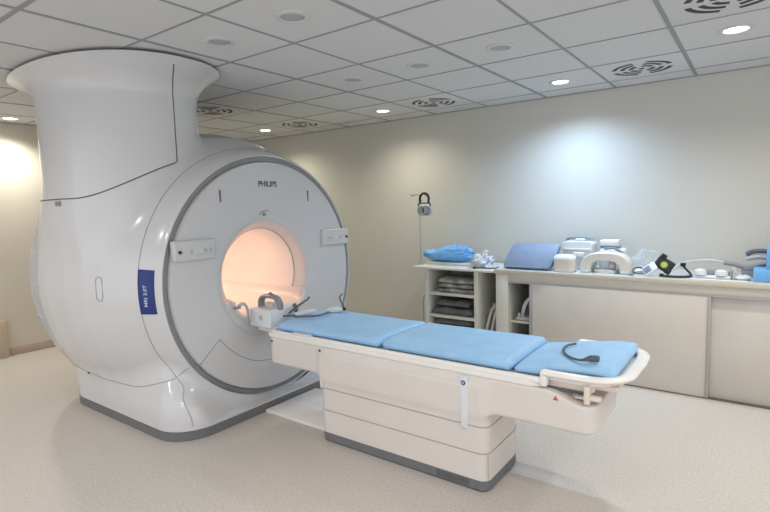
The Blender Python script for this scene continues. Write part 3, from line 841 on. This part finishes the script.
bm = BM(); box(bm, -1.71, -1.40, YC+.375, YC+.50, .4055, .70, .02, 3); tag(obj('blue_box', bm, M['pad']), 'dark blue box behind the white arched coil inside the cupboard', 'box')

# ------------------------------------------------------------------ things on the shelf unit top
t = thing('drip_pole', 'thin steel pole with hooks standing at the left end of the shelf top', 'pole', (-2.815, 4.45, .8625))
PX, PY = -2.797, 4.42
t.location = (PX, PY, .8625)
bm = BM(); tube(bm, [(PX, PY, .87), (PX, PY, 1.56), (PX, PY, 1.572)], .0075, 10); obj('shaft', bm, M['steel'], t)
bm = BM(); lathe(bm, [(.03, 0), (.03, .008), (.012, .014), (.012, .04)], (PX, PY, .8625), 'z', 20); obj('foot', bm, M['steel'], t)
for s in (-1, 1):
    bm = BM(); tube(bm, spline([(PX, PY, 1.565), (PX+s*.035, PY+.004, 1.578), (PX+s*.075, PY, 1.565), (PX+s*.095, PY, 1.562), (PX+s*.105, PY, 1.585)], 5), .005, 8); obj('hook', bm, M['steel'], t)
t = thing('headphones', 'black headband with grey ear cups hanging from the steel pole', 'headphones', (PX+.05, PY-.03, 1.40))
bm = BM(); ar = [(PX+.068+.052*math.cos(a), PY-.02, 1.528+.058*math.sin(a)) for a in np.linspace(-.55, PI+.55, 22)]
tube(bm, ar, .011, 8, sy=1.4, up=(0,1,0)); obj('headband', bm, M['black'], t)
bm = BM(); tube(bm, spline([(PX+.025, PY-.02, 1.495), (PX+.001, PY-.025, 1.475), (PX-.003, PY-.02, 1.42)], 5), .007, 8); tube(bm, spline([(PX+.113, PY-.02, 1.495), (PX+.135, PY-.02, 1.475), (PX+.135, PY-.02, 1.40)], 5), .007, 8); tube(bm, [(PX+.003, PY-.02, 1.487), (PX+.133, PY-.02, 1.487)], .006, 8); obj('yoke', bm, M['black'], t)
for x, r_, s in ((PX+.048, .060, 1), (PX+.103, .055, -1)):
    bm = BM(); lathe(bm, [(.001, .0), (r_*.7, .0), (r_, .014), (r_, .028), (r_*.8, .042), (.001, .044)], (x, PY-.045, 1.415), 'y', 28)
    c = obj('ear_cup', bm, M['lightgrey'], t)
    bm = BM(); lathe(bm, [(r_*.62, -.004), (r_*.75, -.008), (r_*.9, -.002), (r_*.85, .008)], (x, PY-.047, 1.415), 'y', 28); obj('ear_cushion', bm, M['lightgrey'] if s > 0 else M['grey'], c)

# crumpled soft shapes by noise-displaced ellipsoid lofts
def crumple(bm, cx, cy, z0, ax, ay, h, seed, amp=.25, nu=48, nv=20, flat=.06, tilt=0.):
    rnd = random.Random(seed); W = [(rnd.uniform(1, 4), rnd.uniform(1, 5), rnd.uniform(0, 6)) for _ in range(7)]
    secs = []
    for j in range(nv+1):
        v = PI*j/nv; s = []
        for i in range(nu):
            u = 2*PI*i/nu
            d = sum(math.sin(a*math.cos(u)*2+b*v*1.6+p) * math.cos(b*math.sin(u)*1.8+p*2) for a, b, p in W)/7
            k = 1+amp*d
            x = ax*math.sin(v)*math.cos(u)*k; y = ay*math.sin(v)*math.sin(u)*k; zz = h*(.5-.5*math.cos(v))*1.0
            zz = h*(1-abs(math.cos(v/2)))*k if False else h*max(flat, (math.cos(v)*.5+.5)*k + tilt*x/ax*math.sin(v))
            s.append((cx+x, cy+y, z0+zz-h*flat))
        secs.append(s)
    # replace the poles by small rings: fine for a soft cloth
    secs = [[(cx+(p[0]-cx)+1e-4*math.cos(2*PI*i/nu), p[1]+1e-4*math.sin(2*PI*i/nu), p[2]) for i, p in enumerate(s)] for s in secs]
    loft(bm, secs)
ZS = .8625
bm = BM(); crumple(bm, -2.56, 4.57, ZS+.028, .28, .11, .125, 5, .38, tilt=-.05); crumple(bm, -2.48, 4.58, ZS+.06, .19, .08, .135, 8, .35)
tag(obj('blue_bundle', bm, M['blue_bag'], None, 80), 'crumpled bright blue cloth bundle on the shelf unit top', 'cloth')
bm = BM(); prism(bm, rrect(-2.78, -2.30, 4.455, 4.70, .08), ZS, ZS+.026, .008); tag(obj('white_tray', bm, M['white']), 'flat white pad under the blue cloth bundle', 'pad')
bm = BM(); crumple(bm, -2.12, 4.42, ZS, .10, .11, .13, 12, .5); crumple(bm, -2.02, 4.42, ZS, .075, .09, .035, 15, .5)
tag(obj('plastic_wrap', bm, M['wrap'], None, 80), 'crumpled clear plastic wrapping right of the blue bundle', 'wrapping')
bm = BM(); tube(bm, spline([(-2.10, 4.36, ZS+.10), (-2.07, 4.36, ZS+.145), (-2.05, 4.37, ZS+.165), (-2.03, 4.37, ZS+.150)], 5), .010, 8); tag(obj('white_tube', bm, M['ivory']), 'short white tube sticking up from the plastic wrapping', 'tube')
bm = BM(); lathe(bm, [(.001, 0), (.012, .001), (.014, .009), (.010, .018), (.001, .019)], (-2.135, 4.30, ZS), 'z', 14); tag(obj('bottle_stopper', bm, M['black']), 'tiny black round stopper in front of the plastic wrapping', 'stopper')

# ------------------------------------------------------------------ things on the worktop
# blue-grey wedge pad leaning
bm = BM()
out = rrect(-.215, .215, 0, .245, .03, 5)
vs = prism(bm, out, 0, .045, .010)
bmesh.ops.transform(bm, matrix=Matrix.Translation((-1.655, 4.31, ZT+.001)) @ Matrix.Rotation(math.radians(56), 4, 'X') @ Matrix(((1, .22, 0, 0), (0, 1, 0, 0), (0, 0, 1, 0), (0, 0, 0, 1))), verts=bm.verts[:])
mz = min(v.co.z for v in bm.verts)
bmesh.ops.translate(bm, verts=bm.verts[:], vec=(0, .05, ZT+.0005-mz))
tag(obj('support_pad', bm, M['pad']), 'blue-grey flat pad tilted back at the left end of the worktop', 'pad')
bm = BM(); box(bm, -1.85, -1.46, 4.545, 4.66, ZT, ZT+.20, .02); tag(obj('white_block', bm, M['white']), 'white block behind the tilted blue-grey pad', 'block')

# small rounded canister
t = thing('canister', 'small ivory lidded canister in front of the white box coil', 'container', (-1.335, 4.38, ZT))
bm = BM(); secs = []
def rsec(cx, cy, a, b_, z, p=4): return sell(cx, cy, a, b_, p, z, 40)
loft(bm, [rsec(-1.327, 4.38, .078, .06, ZT), rsec(-1.327, 4.38, .086, .066, ZT+.006), rsec(-1.327, 4.38, .087, .067, ZT+.108)]); obj('body', bm, M['ivory'], t)
bm = BM(); loft(bm, [rsec(-1.327, 4.38, .088, .068, ZT+.108), rsec(-1.327, 4.38, .084, .064, ZT+.128), rsec(-1.327, 4.38, .066, .05, ZT+.143), rsec(-1.327, 4.38, .03, .03, ZT+.146)]); obj('lid', bm, M['white'], t)
# white box coil behind
t = thing('head_coil', 'boxy white head coil with a curved grey handle, behind the canister', 'coil', (-1.22, 4.58, ZT))
bm = BM(); loft(bm, [[(x, y, z) for x, z in L] for y, L in ((4.545, rrect(-1.40, -1.145, ZT, ZT+.245, .035)), (4.535, rrect(-1.395, -1.15, ZT+.005, ZT+.24, .03)))][::-1] + [[(x, 4.70, z) for x, z in rrect(-1.40, -1.145, ZT, ZT+.245, .035)]]); obj('case', bm, M['white'], t)
bm = BM(); box(bm, -1.385, -1.155, 4.523, 4.537, ZT+.165, ZT+.185, .004); obj('ridge', bm, M['ivory'], t)
bm = BM(); box(bm, -1.30, -1.21, 4.515, 4.54, ZT+.105, ZT+.155, .010, 3); obj('window_block', bm, M['cover'], t)
bm = BM(); box(bm, -1.30, -1.22, 4.56, 4.62, ZT+.245, ZT+.268, .008); obj('top_clip', bm, M['white'], t)
bm = BM(); tube(bm, spline([(-1.40, 4.66, ZT+.24), (-1.37, 4.66, ZT+.268), (-1.27, 4.66, ZT+.272), (-1.19, 4.66, ZT+.262), (-1.165, 4.66, ZT+.21), (-1.165, 4.66, ZT+.15), (-1.19, 4.66, ZT+.12)], 6), .014, 10, sy=1.9, up=(0,1,0)); obj('handle', bm, M['grey'], t)
# arch coil
t = thing('arch_coil', 'large white arch-shaped coil open at the front, in the middle of the worktop', 'coil', (-1.0, 4.45, ZT))
bm = BM()
def arch2(bm, cx, y0, y1, z0, ro, ho, ri, hi, n=24, p=.72):
    def sec(y, k=0.):
        o = []
        for i in range(n+1):
            a = PI*i/n; c = math.cos(a); o.append((cx-(ro-k)*abs(c)**p*(1 if c > 0 else -1), y, z0+(ho-k)*math.sin(a)**p))
        for i in range(n, -1, -1):
            a = PI*i/n; c = math.cos(a); o.append((cx-(ri+k)*abs(c)**p*(1 if c > 0 else -1), y, z0+(hi+k)*math.sin(a)**p))
        return o
    loft(bm, [sec(y0+.0, .006), sec(y0+.008), sec(y1-.008), sec(y1, .006)])
arch2(bm, -1.005, 4.36, 4.52, ZT+.001, .195, .170, .115, .105); obj('arch', bm, M['ivory'], t)
for xf in (-1.19, -.885):
    bm = BM(); box(bm, xf, xf+.07, 4.345, 4.53, ZT, ZT+.022, .006); obj('foot', bm, M['lightgrey'], t)
bm = BM(); loft(bm, [rsec(-1.01, 4.45, .09, .07, ZT, 3), rsec(-1.01, 4.45, .095, .07, ZT+.02, 3), rsec(-1.01, 4.45, .085, .06, ZT+.03, 3)]); lathe(bm, [(.001, 0), (.03, .005), (.032, .04), (.02, .055), (.001, .058)], (-.97, 4.47, ZT+.028), 'z', 16); obj('inner_cushion', bm, M['cover'], t)
t = thing('rear_coil', 'white coil with dark slot standing behind the arch coil, its top showing', 'coil', (-1.02, 4.68, ZT))
bm = BM(); box(bm, -1.11, -.90, 4.60, 4.76, ZT, ZT+.185, .03, 3); box(bm, -1.105, -.955, 4.61, 4.75, ZT+.20, ZT+.255, .012, 3); obj('case', bm, M['white'], t)
bm = BM(); box(bm, -1.10, -.96, 4.62, 4.74, ZT+.183, ZT+.203, .004); tube(bm, spline([(-1.06, 4.585, ZT+.183), (-.98, 4.585, ZT+.188), (-.91, 4.59, ZT+.15)], 5), .010, 8); obj('slot', bm, M['grey'], t)
# clear film bag
bm = BM(); crumple(bm, -.745, 4.66, ZT, .115, .10, .18, 21, .45)
tag(obj('clear_bag', bm, M['film'], None, 80), 'crumpled clear plastic bag right of the arch coil', 'bag')
t = thing('clip_lead', 'small dark clip with lead lying in front of the clear bag', 'cable', (-.78, 4.40, ZT))
bm = BM(); tube(bm, spline([(-.795, 4.34, ZT+.009), (-.79, 4.38, ZT+.05), (-.75, 4.42, ZT+.055), (-.72, 4.45, ZT+.03)], 5), .007, 8); obj('cord', bm, M['cable'], t)
bm = BM(); box(bm, -.81, -.785, 4.315, 4.34, ZT, ZT+.022, .006); obj('clip', bm, M['grey'], t)
bm = BM(); crumple(bm, -.755, 4.50, ZT, .06, .05, .04, 31, .4); tag(obj('white_bag', bm, M['white'], None, 80), 'flat white packet left of the handheld unit with grey screen', 'packet')
# handheld with lcd
t = thing('handheld_unit', 'white handheld unit with a grey screen, propped left of the black collar', 'handheld device', (-.62, 4.36, ZT))
rotm = Matrix.Translation((-.675, 4.37, ZT+.055)) @ Matrix.Rotation(math.radians(38), 4, 'Y').inverted() @ Matrix.Rotation(math.radians(50), 4, 'X')
bm = BM(); box(bm, -.052, .052, -.042, .042, -.010, .010, .007, 3, rotm); obj('case', bm, M['white'], t)
bm = BM(); box(bm, -.044, .010, -.028, .028, .009, .012, .001, 2, rotm); obj('screen', bm, M['lcd'], t)
# black coil with yellow label
t = thing('black_collar', 'black angular coil piece with a round yellow label', 'coil', (-.56, 4.45, ZT))
rt = Matrix.Translation((-.590, 4.46, ZT+.080)) @ Matrix.Scale(.86, 4) @ Matrix.Rotation(math.radians(32), 4, 'Y') @ Matrix.Rotation(math.radians(-10), 4, 'X')
bm = BM(); box(bm, -.075, .075, -.022, .022, -.055, .06, .014, 3, rt); box(bm, -.07, -.02, -.03, .03, .045, .085, .010, 2, rt); box(bm, .03, .08, -.028, .028, -.06, -.01, .010, 2, rt); obj('body', bm, M['black'], t)
bm = BM(); lathe(bm, [(.026, 0), (.026, -.004), (.001, -.005)], (0, -.022, 0), 'y', 24); bmesh.ops.transform(bm, matrix=rt, verts=bm.verts[:]); obj('round_label', bm, M['yellow'], t)
bm = BM(); lathe(bm, [(.036, .0), (.036, -.005), (.028, -.006), (.027, 0)], (0, -.020, 0), 'y', 24); bmesh.ops.transform(bm, matrix=rt, verts=bm.verts[:]); obj('label_ring', bm, M['cable'], t)
t = thing('black_lead', 'short black lead curling on the worktop right of the black collar', 'cable', (-.48, 4.40, ZT))
bm = BM(); tube(bm, spline([(-.585, 4.335, ZT+.012), (-.53, 4.325, ZT+.010), (-.46, 4.34, ZT+.010), (-.412, 4.40, ZT+.010), (-.412, 4.49, ZT+.012), (-.45, 4.56, ZT+.04), (-.475, 4.58, ZT+.065)], 7), .0085, 8); obj('cord', bm, M['black'], t)
bm = BM(); lathe(bm, [(.001, -.016), (.018, -.014), (.02, .012), (.001, .016)], (-.475, 4.58, ZT+.075), 'z', 12); lathe(bm, [(.001, -.012), (.015, -.01), (.015, .010), (.001, .014)], (-.590, 4.336, ZT+.016), 'z', 12); obj('tip', bm, M['black'], t)
# flexible coil: two white discs joined by grey bar
t = thing('disc_coil', 'flat coil of two white discs joined by a dark grey bar', 'coil', (-.30, 4.42, ZT))
bm = BM(); box(bm, -.385, -.155, 4.36, 4.50, ZT, ZT+.028, .012, 3); obj('pad', bm, M['cover'], t)
bm = BM(); box(bm, -.32, -.19, 4.385, 4.45, ZT+.028, ZT+.062, .008, 3); box(bm, -.172, -.146, 4.39, 4.45, ZT, ZT+.062, .010, 3); obj('bar', bm, M['grey'], t)
for x in (-.343, -.213):
    bm = BM(); lathe(bm, [(.001, .045), (.02, .043), (.038, .032), (.042, .014), (.040, 0)], (x, 4.385, ZT+.028), 'z', 28); obj('disc', bm, M['white'], t)
bm = BM(); tube(bm, spline([(-.56, 4.72, ZT+.010), (-.50, 4.72, ZT+.07), (-.40, 4.72, ZT+.095), (-.27, 4.72, ZT+.10), (-.16, 4.71, ZT+.06), (-.13, 4.69, ZT+.010)], 8), .008, 8); tag(obj('white_hose', bm, M['ivory']), 'long white hose arching behind the disc coil', 'hose')
bm = BM(); crumple(bm, -.088, 4.42, ZT, .05, .06, .035, 44, .3); tag(obj('white_sheet', bm, M['white'], None, 80), 'crumpled white sheet lying between the disc coil and the blue box', 'sheet')
bm = BM(); prism(bm, rrect(-.40, -.05, 4.285, 4.345, .02), ZT, ZT+.006, .002); tag(obj('paper_strip', bm, M['cover']), 'flat pale strip at the front edge of the worktop before the disc coil', 'strip')
# grey strap device
t = thing('grey_clamp', 'dark grey clamp with two curved pads behind the blue foam block', 'clamp', (0, 4.62, ZT))
bm = BM(); prism(bm, rrect(-.10, .09, 4.56, 4.68, .04), ZT, ZT+.05, .008); tube(bm, spline([(-.21, 4.59, ZT+.10), (-.14, 4.59, ZT+.09), (-.08, 4.59, ZT+.075), (.03, 4.59, ZT+.10), (.08, 4.59, ZT+.115)], 6), .016, 10); box(bm, -.09, .05, 4.57, 4.65, ZT+.048, ZT+.085, .008); obj('lower_jaw', bm, M['grey'], t)
bm = BM(); tube(bm, spline([(-.075, 4.60, ZT+.165), (-.04, 4.60, ZT+.188), (.02, 4.60, ZT+.195), (.055, 4.60, ZT+.19)], 5), .017, 10); tube(bm, [(.052, 4.61, ZT+.18), (.056, 4.61, ZT+.14), (.052, 4.61, ZT+.105)], .010, 8); obj('upper_jaw', bm, M['cable'], t)
bm = BM(); tube(bm, spline([(-.075, 4.605, ZT+.135), (-.01, 4.605, ZT+.152), (.045, 4.605, ZT+.148)], 5), .020, 10); obj('pad', bm, M['lightgrey'], t)
t = thing('foam_block', 'bright blue stepped foam block at the right edge of the worktop', 'foam block', (.12, 4.45, ZT))
bm = BM(); box(bm, -.026, .42, 4.34, 4.55, ZT, ZT+.085, .008); box(bm, .045, .42, 4.37, 4.55, ZT+.083, ZT+.24, .010); obj('foam', bm, M['foam_blue'], t)

# ------------------------------------------------------------------ lights
def spot(x, y, col, e, size=150, blend=.8, r=.06, z=H-.02):
    l = bpy.data.lights.new('downlight', 'SPOT'); l.energy = e; l.color = col; l.spot_size = math.radians(size); l.spot_blend = blend; l.shadow_soft_size = r
    o = bpy.data.objects.new('downlight', l); COL.objects.link(o); o.location = (x, y, z); return o  # fitted downlights and the added fill spots share this name
WARM = (1, .93, .80); COOL = (.52, .74, 1.0); NEU = (1, .97, .93)
spot(*gp(1, 3), COOL, 62, 150, 1.)
spot(*gp(-2, 3), (1,.94,.72), 24, 150, 1.)
spot(*gp(-5, 3), (1,.94,.72), 30, 150, 1.)
spot(*gp(3, 2), WARM, 34, 150, 1.)
spot(-6.05, 2.0, (1, .97, .86), 40, 140)
for x, y, e, c in ((-1.05, .7, 34, NEU), (.75, 1.3, 34, (1,.95,.88)), (.75, 3.1, 26, WARM), (-.5, -.5, 45, NEU), (-3.4, .1, 32, NEU), (-5.2, .4, 26, NEU)):  # unseen fill spots added without fittings, to brighten the room
    spot(x, y, c, e, 160, 1., .10)
# warm lamps the scanner has inside its tunnel
for x, e in ((-3.5, 1.0), (-4.1, 1.25)):
    l = bpy.data.lights.new('bore_lamp', 'AREA'); l.shape = 'RECTANGLE'; l.size = .35; l.size_y = .03; l.energy = e; l.color = (1, .62, .47)
    o = bpy.data.objects.new('bore_lamp', l); COL.objects.link(o); o.location = (x, CY, CZ+.335)
w = bpy.data.worlds.new('world'); SC.world = w; w.use_nodes = True
bg = w.node_tree.nodes['Background']; bg.inputs[0].default_value = (.93, .96, 1.0, 1); bg.inputs[1].default_value = .55

# ------------------------------------------------------------------ camera
cam = bpy.data.cameras.new('camera'); co = bpy.data.objects.new('camera', cam); COL.objects.link(co)
cam.sensor_width = 36; cam.lens = 511/770*36; cam.clip_start = .05
yaw, pitch, roll = math.radians(36.35), math.radians(-5.6), math.radians(-1.58)
cy_, sy_ = math.cos(yaw), math.sin(yaw)
f = Vector((-sy_*math.cos(pitch), cy_*math.cos(pitch), math.sin(pitch))); r0 = Vector((cy_, sy_, 0)); u0 = r0.cross(f)
r1 = r0*math.cos(roll)+u0*math.sin(roll); u1 = -r0*math.sin(roll)+u0*math.cos(roll)
mw = Matrix((r1, u1, -f)).transposed().to_4x4(); mw.translation = (0, 0, 1.47)
co.matrix_world = mw; SC.camera = co
SC.view_settings.view_transform = 'Standard'; SC.view_settings.look = 'None'; SC.view_settings.exposure = 1.1; SC.view_settings.gamma = 1; SC.view_settings.use_curve_mapping = False
